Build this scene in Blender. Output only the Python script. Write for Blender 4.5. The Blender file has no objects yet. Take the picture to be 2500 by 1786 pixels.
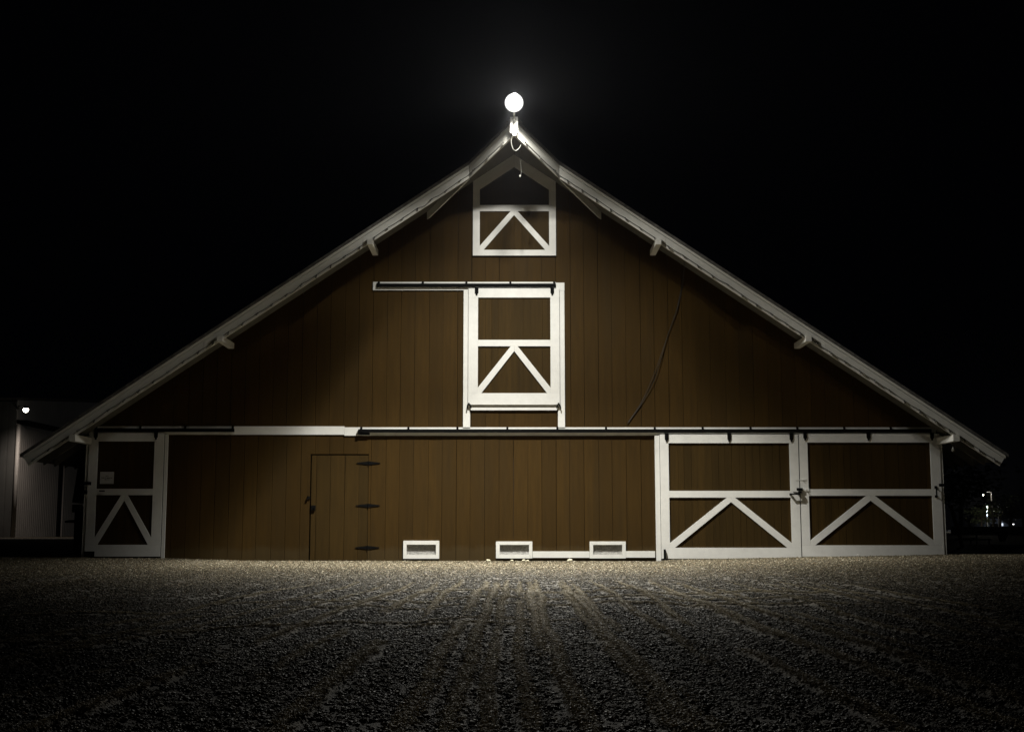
import bpy, bmesh, math, random
import numpy as np
from mathutils import Vector, Matrix
random.seed(7); rng = np.random.default_rng(7)
C = bpy.context.scene.collection
sc = bpy.context.scene

# ---------------- camera, world, exposure ----------------
F, TH, H = 3043.0, math.atan(394 / 3043.0), 0.69      # focal length in photo pixels, tilt up, camera height
cam = bpy.data.cameras.new('camera'); camo = bpy.data.objects.new('camera', cam); C.objects.link(camo)
cam.sensor_width = 36; cam.lens = 36 * F / 2500; cam.clip_start = 0.05; cam.clip_end = 3000
camo.location = (0, 0, H); camo.rotation_euler = (math.pi / 2 + TH, 0, 0)
sc.camera = camo
w = bpy.data.worlds.new('World'); sc.world = w; w.use_nodes = True
bg = w.node_tree.nodes['Background']; bg.inputs['Color'].default_value = (.45, .55, 1, 1); bg.inputs['Strength'].default_value = .00045
sc.view_settings.view_transform = 'Standard'; sc.view_settings.look = 'None'
sc.view_settings.exposure = 0; sc.view_settings.gamma = 1
sc.render.engine = 'CYCLES'; sc.cycles.diffuse_bounces = 1; sc.cycles.max_bounces = 8

def P(px, py, Y=26.0):
    """world x, z of a photo measurement lying in the plane y=Y"""
    u = (px - 1250) / F; v = (893 - py) / F
    dy = math.cos(TH) - v * math.sin(TH); dz = math.sin(TH) + v * math.cos(TH)
    return u * Y / dy, H + dz * Y / dy
def X(px, py, Y=26.0): return P(px, py, Y)[0]
def Z(py, Y=26.0, px=1250): return P(px, py, Y)[1]

# ---------------- materials ----------------
def mat(name):
    m = bpy.data.materials.new(name); m.use_nodes = True
    nt = m.node_tree; b = nt.nodes['Principled BSDF']
    return m, nt, b
def N(nt, t, **kw):
    n = nt.nodes.new(t)
    for k, v in kw.items():
        if k in n.inputs: n.inputs[k].default_value = v
        else: setattr(n, k, v)
    return n
def ramp(nt, fac, stops):
    r = nt.nodes.new('ShaderNodeValToRGB'); el = r.color_ramp.elements
    while len(el) < len(stops): el.new(.5)
    for e, (p, c) in zip(el, stops): e.position = p; e.color = (*c, 1)
    nt.links.new(fac, r.inputs['Fac']); return r.outputs['Color']
def mapped(nt, scale):
    tc = N(nt, 'ShaderNodeTexCoord'); mp = N(nt, 'ShaderNodeMapping'); mp.inputs['Scale'].default_value = scale
    nt.links.new(tc.outputs['Object'], mp.inputs['Vector']); return mp.outputs['Vector']
def mixc(nt, fac, a, b, mode='MIX'):
    m = nt.nodes.new('ShaderNodeMix'); m.data_type = 'RGBA'; m.blend_type = mode
    for s, v in ((m.inputs[0], fac), (m.inputs[6], a), (m.inputs[7], b)):
        if isinstance(v, (int, float)): s.default_value = v
        elif isinstance(v, tuple): s.default_value = (*v, 1)
        else: nt.links.new(v, s)
    return m.outputs[2]

def wood_paint(name, c0, c1, rough, grain=(14, 14, 1.1), bump=.25, dirt=None):
    m, nt, b = mat(name)
    g = N(nt, 'ShaderNodeNewGeometry')
    n1 = N(nt, 'ShaderNodeTexNoise', Scale=1.0, Detail=5.0, Roughness=.6)
    nt.links.new(mapped(nt, grain), n1.inputs['Vector'])
    fine = N(nt, 'ShaderNodeTexNoise', Scale=1.0, Detail=4.0)
    nt.links.new(mapped(nt, tuple(k * 7 for k in grain)), fine.inputs['Vector'])
    col = ramp(nt, g.outputs['Random Per Island'], [(0, c0), (1, c1)])
    dk = tuple(k * (.9 if c0[2] > .2 else .68) for k in c0)
    f = ramp(nt, n1.outputs['Fac'], [(.35, (1, 1, 1)), (.62, (.55, .55, .55)), (.8, (.0, .0, .0))])
    col = mixc(nt, f, dk, col)
    if dirt:
        n2 = N(nt, 'ShaderNodeTexNoise', Scale=1.3, Detail=6.0, Roughness=.7)
        nt.links.new(mapped(nt, (3, 3, 3)), n2.inputs['Vector'])
        f2 = ramp(nt, n2.outputs['Fac'], [(.55, (0, 0, 0)), (.8, (.22, .22, .22))])
        col = mixc(nt, f2, col, dirt)
    if name == 'brown_siding_paint':
        gp = N(nt, 'ShaderNodeTexCoord'); sp = N(nt, 'ShaderNodeSeparateXYZ'); nt.links.new(N(nt, 'ShaderNodeNewGeometry').outputs['Position'], sp.inputs[0])
        nz = N(nt, 'ShaderNodeTexNoise', Scale=3.2, Detail=7.0, Roughness=.7); nt.links.new(mapped(nt, (1, 1, .5)), nz.inputs['Vector'])
        mm = N(nt, 'ShaderNodeMath', operation='MULTIPLY_ADD'); nt.links.new(nz.outputs['Fac'], mm.inputs[0]); mm.inputs[1].default_value = -.42; nt.links.new(sp.outputs['Z'], mm.inputs[2])
        col = mixc(nt, ramp(nt, mm.outputs[0], [(0, (.4, .4, .4)), (.12, (0, 0, 0))]), col, (.065, .048, .022))
        st = N(nt, 'ShaderNodeTexNoise', Scale=1.0, Detail=5.0); nt.links.new(mapped(nt, (2.2, 2.2, .35)), st.inputs['Vector'])
        col = mixc(nt, ramp(nt, st.outputs['Fac'], [(.5, (0, 0, 0)), (.75, (.45, .45, .45))]), col, (.030, .019, .006))
    nt.links.new(col, b.inputs['Base Color']); b.inputs['Roughness'].default_value = rough
    b.inputs['Specular IOR Level'].default_value = .3 if c0[2] > .2 else .12
    bp = N(nt, 'ShaderNodeBump', Strength=bump, Distance=.004)
    nt.links.new(fine.outputs['Fac'], bp.inputs['Height']); nt.links.new(bp.outputs['Normal'], b.inputs['Normal'])
    return m
def plain(name, c, rough=.5, metal=0, var=.25, scale=30, spec=.5, bump=0):
    m, nt, b = mat(name)
    n1 = N(nt, 'ShaderNodeTexNoise', Scale=float(scale), Detail=5.0); nt.links.new(mapped(nt, (1, 1, 1)), n1.inputs['Vector'])
    col = ramp(nt, n1.outputs['Fac'], [(.3, tuple(k * (1 - var) for k in c)), (.7, tuple(min(1, k * (1 + var)) for k in c))])
    if name == 'brown_siding_paint':
        gp = N(nt, 'ShaderNodeTexCoord'); sp = N(nt, 'ShaderNodeSeparateXYZ'); nt.links.new(N(nt, 'ShaderNodeNewGeometry').outputs['Position'], sp.inputs[0])
        nz = N(nt, 'ShaderNodeTexNoise', Scale=3.2, Detail=7.0, Roughness=.7); nt.links.new(mapped(nt, (1, 1, .5)), nz.inputs['Vector'])
        mm = N(nt, 'ShaderNodeMath', operation='MULTIPLY_ADD'); nt.links.new(nz.outputs['Fac'], mm.inputs[0]); mm.inputs[1].default_value = -.42; nt.links.new(sp.outputs['Z'], mm.inputs[2])
        col = mixc(nt, ramp(nt, mm.outputs[0], [(0, (.4, .4, .4)), (.12, (0, 0, 0))]), col, (.065, .048, .022))
        st = N(nt, 'ShaderNodeTexNoise', Scale=1.0, Detail=5.0); nt.links.new(mapped(nt, (2.2, 2.2, .35)), st.inputs['Vector'])
        col = mixc(nt, ramp(nt, st.outputs['Fac'], [(.5, (0, 0, 0)), (.75, (.45, .45, .45))]), col, (.030, .019, .006))
    nt.links.new(col, b.inputs['Base Color']); b.inputs['Roughness'].default_value = rough
    b.inputs['Metallic'].default_value = metal; b.inputs['Specular IOR Level'].default_value = spec
    if bump:
        bp = N(nt, 'ShaderNodeBump', Strength=bump, Distance=.01); nt.links.new(n1.outputs['Fac'], bp.inputs['Height'])
        nt.links.new(bp.outputs['Normal'], b.inputs['Normal'])
    return m
def glow(name, c, s):
    m, nt, b = mat(name); b.inputs['Base Color'].default_value = (*c, 1)
    b.inputs['Emission Color'].default_value = (*c, 1); b.inputs['Emission Strength'].default_value = s
    return m
M = {}
M['brown'] = wood_paint('brown_siding_paint', (.040, .0215, .0034), (.051, .0272, .0044), .7)
M['brown_door'] = wood_paint('brown_door_paint', (.035, .0205, .0042), (.049, .0278, .0056), .7)
M['white'] = wood_paint('white_trim_paint', (.74, .735, .70), (.80, .795, .76), .5, grain=(6, 6, 6), bump=.2, dirt=(.6, .58, .52))
M['fascia'] = wood_paint('white_fascia_paint', (.66, .65, .60), (.72, .71, .66), .6, grain=(2, 6, 6), bump=.3, dirt=(.5, .47, .40))
M['grey_cord'] = plain('grey_cord', (.10, .10, .09), .8)
M['soffit'] = wood_paint('shaded_soffit_paint', (.11, .105, .09), (.15, .14, .12), .7, grain=(6, 2, 6))  # soffit colour darkened to deepen the shade under the roof
M['shingle'] = plain('dark_roofing', (.09, .085, .08), .9, scale=12, var=.5, bump=.5)
M['dark'] = plain('barn_interior', (.01, .009, .008), .9)
M['iron'] = plain('black_iron', (.004, .004, .004), .85, 0, scale=60, spec=.06)
M['steel'] = plain('galvanised_steel', (.5, .5, .48), .35, .8)
M['mesh'] = plain('wire_mesh', (.62, .61, .58), .5, 0)
M['cable'] = plain('black_cable', (.012, .011, .010), .6)
M['wire_white'] = plain('pale_cable', (.28, .28, .25), .7)
M['grey_box'] = plain('painted_box', (.6, .6, .56), .6)
M['paper'] = plain('paper', (.55, .54, .52), .8, var=.05)
M['ink'] = plain('printed_ink', (.12, .09, .07), .8)
M['stone'] = plain('pale_stone', (.5, .46, .33), .8, var=.3, scale=25)
M['concrete'] = plain('concrete', (.35, .34, .31), .85, scale=6, bump=.3)
M['bulb'] = plain('clear_glass_bulb', (.30, .29, .26), .12, 0, var=.05, spec=1)
M['bulb'].node_tree.nodes['Principled BSDF'].inputs['Transmission Weight'].default_value = .55
M['alu'] = plain('grey_aluminium', (.3, .3, .3), .5, .6)

# ---------------- mesh helpers ----------------
class MB:
    def __init__(s): s.v = []; s.f = []
    def add(s, v, f):
        o = len(s.v); s.v += [tuple(p) for p in v]; s.f += [tuple(o + i for i in q) for q in f]; return s
    def box(s, x0, x1, y0, y1, z0, z1):
        v = [(x, y, z) for z in (z0, z1) for y in (y0, y1) for x in (x0, x1)]
        return s.add(v, [(0, 2, 3, 1), (4, 5, 7, 6), (0, 1, 5, 4), (2, 6, 7, 3), (0, 4, 6, 2), (1, 3, 7, 5)])
    def prism(s, poly, y0, y1, axis='y'):
        """poly of (x,z) extruded along y (or (y,z) along x, or (x,y) along z)"""
        def pt(a, b, t): return {'y': (a, t, b), 'x': (t, a, b), 'z': (a, b, t)}[axis]
        n = len(poly); v = [pt(a, b, y0) for a, b in poly] + [pt(a, b, y1) for a, b in poly]
        f = [tuple(range(n)), tuple(range(2 * n - 1, n - 1, -1))] + [(i, i + n, (i + 1) % n + n, (i + 1) % n) for i in range(n)]
        return s.add(v, f)
    def hexa(s, a, b):
        """solid between two quads a (4 pts) and b (4 pts)"""
        return s.add(list(a) + list(b), [(0, 1, 2, 3), (7, 6, 5, 4)] + [(i, i + 4, (i + 1) % 4 + 4, (i + 1) % 4) for i in range(4)])
    def tube(s, pts, r, n=6):
        pts = [Vector(p) for p in pts]; rings = []
        for i, p in enumerate(pts):
            d = (pts[min(i + 1, len(pts) - 1)] - pts[max(i - 1, 0)]).normalized()
            u = d.orthogonal().normalized() if i == 0 else (u - d * u.dot(d)).normalized()
            w_ = d.cross(u); rr = r[i] if isinstance(r, (list, tuple)) else r
            rings.append([p + (u * math.cos(2 * math.pi * k / n) + w_ * math.sin(2 * math.pi * k / n)) * rr for k in range(n)])
        v = [q for R in rings for q in R]; f = []
        for i in range(len(rings) - 1):
            for k in range(n):
                a = i * n + k; b = i * n + (k + 1) % n; f.append((a, b, b + n, a + n))
        f.append(tuple(range(n - 1, -1, -1))); f.append(tuple(range(len(v) - n, len(v))))
        return s.add(v, f)
    def lathe(s, prof, c=(0, 0, 0), n=16, rot=None):
        """prof: (r, z) list; closed top and bottom when r==0"""
        v = []; f = []
        for r, z in prof:
            for k in range(n):
                p = Vector((r * math.cos(2 * math.pi * k / n), r * math.sin(2 * math.pi * k / n), z))
                if rot is not None: p = rot @ p
                v.append(p + Vector(c))
        for i in range(len(prof) - 1):
            for k in range(n):
                a = i * n + k; b = i * n + (k + 1) % n; f.append((a, b, b + n, a + n))
        return s.add(v, f)
    def build(s, name, m, parent=None, smooth=False, loc=None):
        me = bpy.data.meshes.new(name); me.from_pydata(s.v, [], s.f); me.validate()
        bm = bmesh.new(); bm.from_mesh(me); bmesh.ops.recalc_face_normals(bm, faces=bm.faces); bm.to_mesh(me); bm.free()
        me.materials.append(m)
        if smooth: me.polygons.foreach_set('use_smooth', [True] * len(me.polygons))
        o = bpy.data.objects.new(name, me); C.objects.link(o)
        if parent is not None:
            o.parent = parent
            pl = Vector((0, 0, 0)); q = parent
            while q is not None: pl += q.location; q = q.parent
            o.location = -pl
        return o
def tag(o, label=None, cat=None, group=None, kind=None):
    if label: o['label'] = label
    if cat: o['category'] = cat
    if group: o['group'] = group
    if kind: o['kind'] = kind
    return o
def empty(name, loc, label, cat, group=None):
    o = bpy.data.objects.new(name, None); C.objects.link(o); o.location = loc; o.empty_display_size = .2
    return tag(o, label, cat, group)

# ---------------- ground ----------------
def sm(a, b, t):
    t = np.clip((np.asarray(t, float) - a) / (b - a), 0, 1); return t * t * (3 - 2 * t)
_tab = rng.random((256, 256))
def vnoise(x, y):
    x = np.asarray(x, float); y = np.asarray(y, float)
    xi = np.floor(x).astype(int); yi = np.floor(y).astype(int); fx = x - xi; fy = y - yi
    fx = fx * fx * (3 - 2 * fx); fy = fy * fy * (3 - 2 * fy)
    g = lambda a, b: _tab[a % 256, b % 256]
    return (g(xi, yi) * (1 - fx) + g(xi + 1, yi) * fx) * (1 - fy) + (g(xi, yi + 1) * (1 - fx) + g(xi + 1, yi + 1) * fx) * fy - .5
_tr = [(x0 + rng.uniform(-.08, .08), rng.uniform(.014, .030), rng.uniform(0, 90)) for x0 in np.concatenate([np.arange(-2.4, -.3, .30), np.arange(-.2, 1.0, .15), np.arange(1.1, 4.2, .33)])]
def TR(x, y, grow=0.0):
    # worn wheel tracks: narrow lines running away from the barn, fanning out a little on the left
    x = np.asarray(x, float); y = np.asarray(y, float); out = np.zeros(np.broadcast(x, y).shape)
    bend = .35 * vnoise(y * .13, 3.3)
    for x0, w_, ph in _tr:
        xl = x0 + bend - .020 * max(0, -x0 - .5) * np.clip(14 - y, 0, 12) ** 1.4 + .05 * vnoise(y * .9, ph)
        brk = sm(-.42, -.12, vnoise(y * .4 + ph, ph)) * sm(3.4, 4.6, y) * (1 - sm(12, 18, y))
        brk = brk * (.6 + .4 * sm(0, 1, (ph * 7.3) % 1.0)) * (1 if -1.3 < x0 < 2.2 else .75)
        out = np.maximum(out, np.clip(1.4 * (1 - np.abs(x - xl) / (w_ * 1.8 + grow)), 0, 1) * brk)
    for y0, sl_, cv, x0, x1, ww in ((11.2, .22, -.05, -4.5, 3.5, .05), (12.0, .20, -.045, -4.2, 4.2, .05), (9.0, .42, -.03, -4.2, .6, .04), (9.5, .44, -.03, -4.4, .9, .04), (13.6, -.12, .03, -1.5, 6, .06)):
        yl = y0 + sl_ * x + cv * x * x + .12 * vnoise(x * .8, y0)
        brk = sm(-.35, .05, vnoise(x * .9 + y0, y0 * 3)) * sm(x0, x0 + .8, x) * (1 - sm(x1 - .8, x1, x))
        out = np.maximum(out, .6 * np.clip(1.4 * (1 - np.abs(y - yl) / (ww * 1.9 + grow)), 0, 1) * brk)
    return out
def G(x, y):
    x = np.asarray(x, float); y = np.asarray(y, float)
    wp = np.interp(x, [-30, -9, -7.2, -5.5, 3, 3.3, 9, 30], [.08, .075, .06, .01, 0, .035, .137, .137])
    z = wp * sm(8, 25.5, y)
    near = 1 - sm(13, 22, y)
    bend = x + .9 * vnoise(y * .12, 3.3) + .02 * np.abs(x) * (y - 8) * .2
    z = z + near * (.055 * vnoise(bend * 4.2, y * .3) + .04 * vnoise(bend * 1.9 + 9, y * .25 + 4))
    z = z + .030 * TR(x, y)
    z = z + .03 * vnoise(x * .5, y * .4) * sm(0, 3, 26.5 - y) * sm(0, 1, y) + .008 * vnoise(x * 3, y * 3) * sm(0, .6, 26 - y)
    z = np.where(np.abs(x) > 40, .08, z)
    return z
def spaced(*segs):
    out = []
    for a, b, s in segs: out += list(np.arange(a, b, s))
    return np.array(out + [segs[-1][1]])
gx = spaced((-1500, -200, 130), (-200, -40, 16), (-40, -13, 1.0), (-13, -6, .12), (-6, 6, .035), (6, 13, .12), (13, 40, 1.0), (40, 200, 16), (200, 1500, 130))
gy = spaced((-200, 0, 40), (0, 2.5, .5), (2.5, 14, .12), (14, 27, .2), (27, 60, 1.5), (60, 200, 14), (200, 1500, 130))
XX, YY = np.meshgrid(gx, gy); ZZ = G(XX, YY)
nx, ny = len(gx), len(gy)
idx = np.arange(nx * ny).reshape(ny, nx)
quads = np.stack([idx[:-1, :-1], idx[:-1, 1:], idx[1:, 1:], idx[1:, :-1]], -1).reshape(-1, 4)
me = bpy.data.meshes.new('ground'); me.vertices.add(nx * ny)
me.vertices.foreach_set('co', np.stack([XX, YY, ZZ], -1).reshape(-1).astype(np.float32))
me.loops.add(quads.size); me.loops.foreach_set('vertex_index', quads.reshape(-1).astype(np.int32))
me.polygons.add(len(quads)); me.polygons.foreach_set('loop_start', np.arange(0, quads.size, 4, dtype=np.int32))
me.polygons.foreach_set('loop_total', np.full(len(quads), 4, np.int32)); me.update(calc_edges=True)
me.polygons.foreach_set('use_smooth', [True] * len(quads))
at = me.attributes.new('track', 'FLOAT', 'POINT'); at.data.foreach_set('value', TR(XX, YY).reshape(-1).astype(np.float32))
gm, nt, b = mat('gravel_ground')
v = mapped(nt, (1, 1, 1))
vo = N(nt, 'ShaderNodeTexVoronoi', Scale=55.0); nt.links.new(v, vo.inputs['Vector'])
no = N(nt, 'ShaderNodeTexNoise', Scale=26.0, Detail=8.0, Roughness=.75); nt.links.new(v, no.inputs['Vector'])
big = N(nt, 'ShaderNodeTexNoise', Scale=.7, Detail=4.0); nt.links.new(v, big.inputs['Vector'])
c = ramp(nt, vo.outputs['Color'], [(0, (.025, .021, .014)), (.45, (.08, .069, .047)), (.8, (.17, .15, .11)), (1, (.36, .33, .25))])
c = mixc(nt, ramp(nt, no.outputs['Fac'], [(.4, (1, 1, 1)), (.6, (0, 0, 0))]), c, (.05, .043, .032))
c = mixc(nt, ramp(nt, big.outputs['Fac'], [(.4, (0, 0, 0)), (.7, (.35, .35, .35))]), c, (.04, .035, .026))
an = N(nt, 'ShaderNodeAttribute', attribute_name='track')
c = mixc(nt, an.outputs['Fac'], c, mixc(nt, no.outputs['Fac'], (.22, .19, .13), (.5, .43, .31)))  # track colour paled for worn fines and for light on the ridges
c = mixc(nt, 1.0, c, (.95, .91, .82), 'MULTIPLY')
nt.links.new(c, b.inputs['Base Color']); b.inputs['Roughness'].default_value = .8
ad = N(nt, 'ShaderNodeMath', operation='SUBTRACT'); nt.links.new(no.outputs['Fac'], ad.inputs[0]); nt.links.new(vo.outputs['Distance'], ad.inputs[1])
bp = N(nt, 'ShaderNodeBump', Strength=.9, Distance=.012); nt.links.new(ad.outputs[0], bp.inputs['Height']); nt.links.new(bp.outputs['Normal'], b.inputs['Normal'])
me.materials.append(gm)
go = bpy.data.objects.new('ground', me); C.objects.link(go); go['kind'] = 'structure'

# pebbles: small clusters of stones instanced over the lot
pm, nt, b = mat('gravel_stone')
g = N(nt, 'ShaderNodeNewGeometry'); oi = N(nt, 'ShaderNodeObjectInfo')
sm_ = N(nt, 'ShaderNodeMath', operation='ADD'); nt.links.new(g.outputs['Random Per Island'], sm_.inputs[0]); nt.links.new(oi.outputs['Random'], sm_.inputs[1])
fr = N(nt, 'ShaderNodeMath', operation='FRACT'); nt.links.new(sm_.outputs[0], fr.inputs[0])
c = ramp(nt, fr.outputs[0], [(0, (.035, .030, .021)), (.35, (.075, .066, .048)), (.6, (.13, .115, .086)), (.82, (.20, .178, .135)), (.87, (.25, .17, .11)), (.89, (.30, .27, .22)), (1, (.62, .59, .51))])
n1 = N(nt, 'ShaderNodeTexNoise', Scale=260.0, Detail=3.0); nt.links.new(mapped(nt, (1, 1, 1)), n1.inputs['Vector'])
c = mixc(nt, .35, c, mixc(nt, 1.0, c, n1.outputs['Color'], 'MULTIPLY'))
c = mixc(nt, 1.0, c, (.98, .94, .82), 'MULTIPLY')
nt.links.new(c, b.inputs['Base Color']); b.inputs['Roughness'].default_value = .5; b.inputs['Specular IOR Level'].default_value = .07
bmi = bmesh.new(); bmesh.ops.create_icosphere(bmi, subdivisions=1, radius=1); bmi.verts.ensure_lookup_table()
iv = np.array([v.co[:] for v in bmi.verts]); ifc = [tuple(v.index for v in f.verts) for f in bmi.faces]; bmi.free()
clusters = []
for k in range(8):
    mb = MB()
    for j in range(13):
        r = float(np.clip(rng.lognormal(math.log(.0046), .36), .0026, .012))
        s = np.array([1, rng.uniform(.65, 1), rng.uniform(.45, .8)]) * r
        vv = iv * (1 + rng.uniform(-.22, .22, (len(iv), 1))) * s
        e = Matrix.Rotation(rng.uniform(0, 6.28), 3, 'Z') @ Matrix.Rotation(rng.uniform(-.5, .5), 3, 'X')
        vv = vv @ np.array(e).T
        rad = .036 * math.sqrt(rng.random()); an = rng.uniform(0, 6.28)
        vv = vv + np.array([rad * math.cos(an), rad * math.sin(an), s[2] * rng.uniform(.0, .9)])
        mb.add(vv.tolist(), ifc)
    me = bpy.data.meshes.new('pebbles'); me.from_pydata(mb.v, [], mb.f); me.materials.append(pm)
    me.polygons.foreach_set('use_smooth', [k % 2 == 0] * len(me.polygons))
    clusters.append(bpy.data.objects.new('pebbles', me))
pts = []
for y0, y1, dens, scl in ((3.2, 7, 950, 1.0), (7, 12, 680, 1.05), (12, 26.05, 340, 1.1)):
    a = y1 - y0; xm = lambda y: np.minimum(y * .415 + 2.0, 12.5)
    n = int(dens * a * 2 * xm(y1)); yy = rng.uniform(y0, y1, n); xx = rng.uniform(-1, 1, n) * xm(y1)
    k = (np.abs(xx) < xm(yy)) & (rng.random(n) > .92 * TR(xx, yy, .02)); xx, yy = xx[k], yy[k]
    pts.append(np.stack([xx, yy, G(xx, yy) - .001, scl * rng.uniform(.7, 1.3, len(xx))], -1))
pts = np.concatenate(pts)
gme = bpy.data.meshes.new('gravel'); gme.vertices.add(len(pts)); gme.vertices.foreach_set('co', pts[:, :3].astype(np.float32).reshape(-1))
at = gme.attributes.new('scl', 'FLOAT', 'POINT'); at.data.foreach_set('value', pts[:, 3].astype(np.float32))
gro = bpy.data.objects.new('gravel', gme); C.objects.link(gro)
tag(gro, 'loose grey and tan pebbles covering the yard in front of the barn', 'gravel', kind='stuff')
def scatter(target, objs):
    ng = bpy.data.node_groups.new('scatter_pebbles', 'GeometryNodeTree')
    ng.interface.new_socket('Geometry', in_out='INPUT', socket_type='NodeSocketGeometry'); ng.interface.new_socket('Geometry', in_out='OUTPUT', socket_type='NodeSocketGeometry')
    gi = ng.nodes.new('NodeGroupInput'); gout = ng.nodes.new('NodeGroupOutput'); iop = ng.nodes.new('GeometryNodeInstanceOnPoints')
    ji = ng.nodes.new('GeometryNodeJoinGeometry')
    for o in objs:
        q = ng.nodes.new('GeometryNodeObjectInfo'); q.inputs['Object'].default_value = o; q.inputs['As Instance'].default_value = True
        ng.links.new(q.outputs['Geometry'], ji.inputs[0])
    rv = ng.nodes.new('FunctionNodeRandomValue'); rv.data_type = 'FLOAT_VECTOR'; rv.inputs[0].default_value = (-.12, -.12, 0); rv.inputs[1].default_value = (.12, .12, 6.283)
    na = ng.nodes.new('GeometryNodeInputNamedAttribute'); na.data_type = 'FLOAT'; na.inputs['Name'].default_value = 'scl'
    ng.links.new(gi.outputs[0], iop.inputs['Points']); ng.links.new(ji.outputs[0], iop.inputs['Instance']); iop.inputs['Pick Instance'].default_value = True
    ng.links.new(rv.outputs[0], iop.inputs['Rotation']); ng.links.new(na.outputs['Attribute'], iop.inputs['Scale']); ng.links.new(iop.outputs[0], gout.inputs[0])
    md = target.modifiers.new('scatter', 'NODES'); md.node_group = ng

scatter(gro, clusters)
# fines pressed into the wheel tracks, paled further for light the ridges catch
pf = pm.copy(); pf.name = 'lit_crushed_fines'; rp = [n for n in pf.node_tree.nodes if n.type == 'VALTORGB'][0].color_ramp.elements
for e in rp: e.color = (min(1, e.color[0] * .7 + .46), min(1, e.color[1] * .7 + .41), min(1, e.color[2] * .7 + .31), 1)
fines = []
for o in clusters[:4]:
    m2 = o.data.copy(); m2.materials.clear(); m2.materials.append(pf); fines.append(bpy.data.objects.new('fines', m2))
fp_ = []
n = 620000; yy = rng.uniform(3.6, 18, n); xx = rng.uniform(-7.5, 5.2, n); k = rng.random(n) < np.clip(TR(xx, yy) * 1.2 - .15, 0, 1); xx, yy = xx[k], yy[k]
fp_ = np.stack([xx, yy, G(xx, yy) + .004, rng.uniform(.5, .95, len(xx))], -1)
fme = bpy.data.meshes.new('track_fines'); fme.vertices.add(len(fp_)); fme.vertices.foreach_set('co', fp_[:, :3].astype(np.float32).reshape(-1))
at = fme.attributes.new('scl', 'FLOAT', 'POINT'); at.data.foreach_set('value', fp_[:, 3].astype(np.float32))
fo = bpy.data.objects.new('crushed_gravel', fme); C.objects.link(fo)
tag(fo, 'finer crushed gravel, paled for caught light, lying in the wheel tracks across the yard', 'gravel', kind='stuff')
scatter(fo, fines)

# ---------------- barn ----------------
CX = .045                                     # ridge x
SL = .673                                     # roof slope
def zt(u): return 8.741 - SL * abs(u)         # top of the barge boards / underside of roofing
BL = 57.0                                     # back of the barn
barn = empty('barn', (CX, 26, 0), 'large brown plank barn with white trim, wide gabled roof and white framed doors', 'barn')
JW = rng.random(4000)
_j = [0]
def jit(a):
    _j[0] += 1; return (JW[_j[0] % 4000] - .5) * 2 * a
def planks(mb, x0, x1, seam0, pitch, zb, ztf, yf=26.0, th=.022, holes=(), gmin=.002, gmax=.010, yj=.0025):
    k0 = math.floor((x0 - seam0) / pitch); xs = x0; seams = [x0]
    while seam0 + (k0 + 1) * pitch < x1:
        k0 += 1; s_ = seam0 + k0 * pitch + jit(.012)
        if s_ > seams[-1] + .04 and s_ < x1 - .03: seams.append(s_)
    seams.append(x1)
    for a, b in zip(seams[:-1], seams[1:]):
        gw = gmin + (gmax - gmin) * (abs(jit(1)) ** 2); a2 = a + gw / 2 + .0008; b2 = b - gw / 2 - .0008
        yo = jit(yj); lean = jit(.003)
        cells = [(a2, b2, zb, None)]
        for hx0, hx1, hz0, hz1 in holes:
            new = []
            for (p, q, z0, z1) in cells:
                top = z1 if z1 is not None else 99
                if q <= hx0 or p >= hx1 or top <= hz0 or z0 >= hz1: new.append((p, q, z0, z1)); continue
                if p < hx0 - .004: new.append((p, hx0, z0, z1)); p = hx0
                if q > hx1 + .004: new.append((hx1, q, z0, z1)); q = hx1
                if z0 < hz0: new.append((p, q, z0, hz0))
                if top > hz1: new.append((p, q, hz1, z1))
            cells = new
        for (p, q, z0, z1) in cells:
            za = z1 if z1 is not None else ztf(p); zb_ = z1 if z1 is not None else ztf(q)
            if min(za, zb_) < z0 + .02: 
                if max(za, zb_) < z0 + .04: continue
                za = max(za, z0 + .01); zb_ = max(zb_, z0 + .01)
            y = yf + yo
            mb.hexa([(p, y, z0), (q, y, z0), (q + lean, y, zb_), (p + lean, y, za)],
                    [(p, y + th, z0), (q, y + th, z0), (q + lean, y + th, zb_), (p + lean, y + th, za)])
WX0, WX1 = CX - 8.90, CX + 8.90
LT, LB = 2.765, 2.590                          # ledger
def soff(u): return zt(u) - .115
# man door opening and vent openings (x0,x1,z0,z1)
md_r = (X(755.5, 1240), X(898.9, 1240), -.2, Z(1107.7))
vents = [(993, 1064.3, 1328.4, 1353.4), (1220, 1291.4, 1328.9, 1352.7), (1448, 1518.8, 1329, 1352.7)]
vh = [(X(a, 1340), X(b_, 1340), Z(d), Z(c_)) for a, b_, c_, d in vents]
up = MB()
planks(up, WX0, CX, -2.93, .2965, LT - .09, lambda x: soff(x - CX) + .03)
planks(up, CX, WX1, -2.93, .2965, LT - .09, lambda x: soff(x - CX) + .03)
up.build('upper_siding', M['brown'], barn)
lo = MB()
planks(lo, X(402, 1200), X(1599.5, 1200), -2.63, .2950, -.25, lambda x: LB + .03, holes=[md_r] + vh)
lo.build('lower_siding', M['brown'], barn)
mdr = MB(); mw = md_r
planks(mdr, mw[0] + .026, mw[1] - .006, mw[0] + .45 * .3, .295, -.02 + .04, lambda x: mw[3] - .028, yf=26.001, yj=.0015)
mdo = mdr.build('plank_door', M['brown_door'], barn)
mb = MB()
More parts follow.
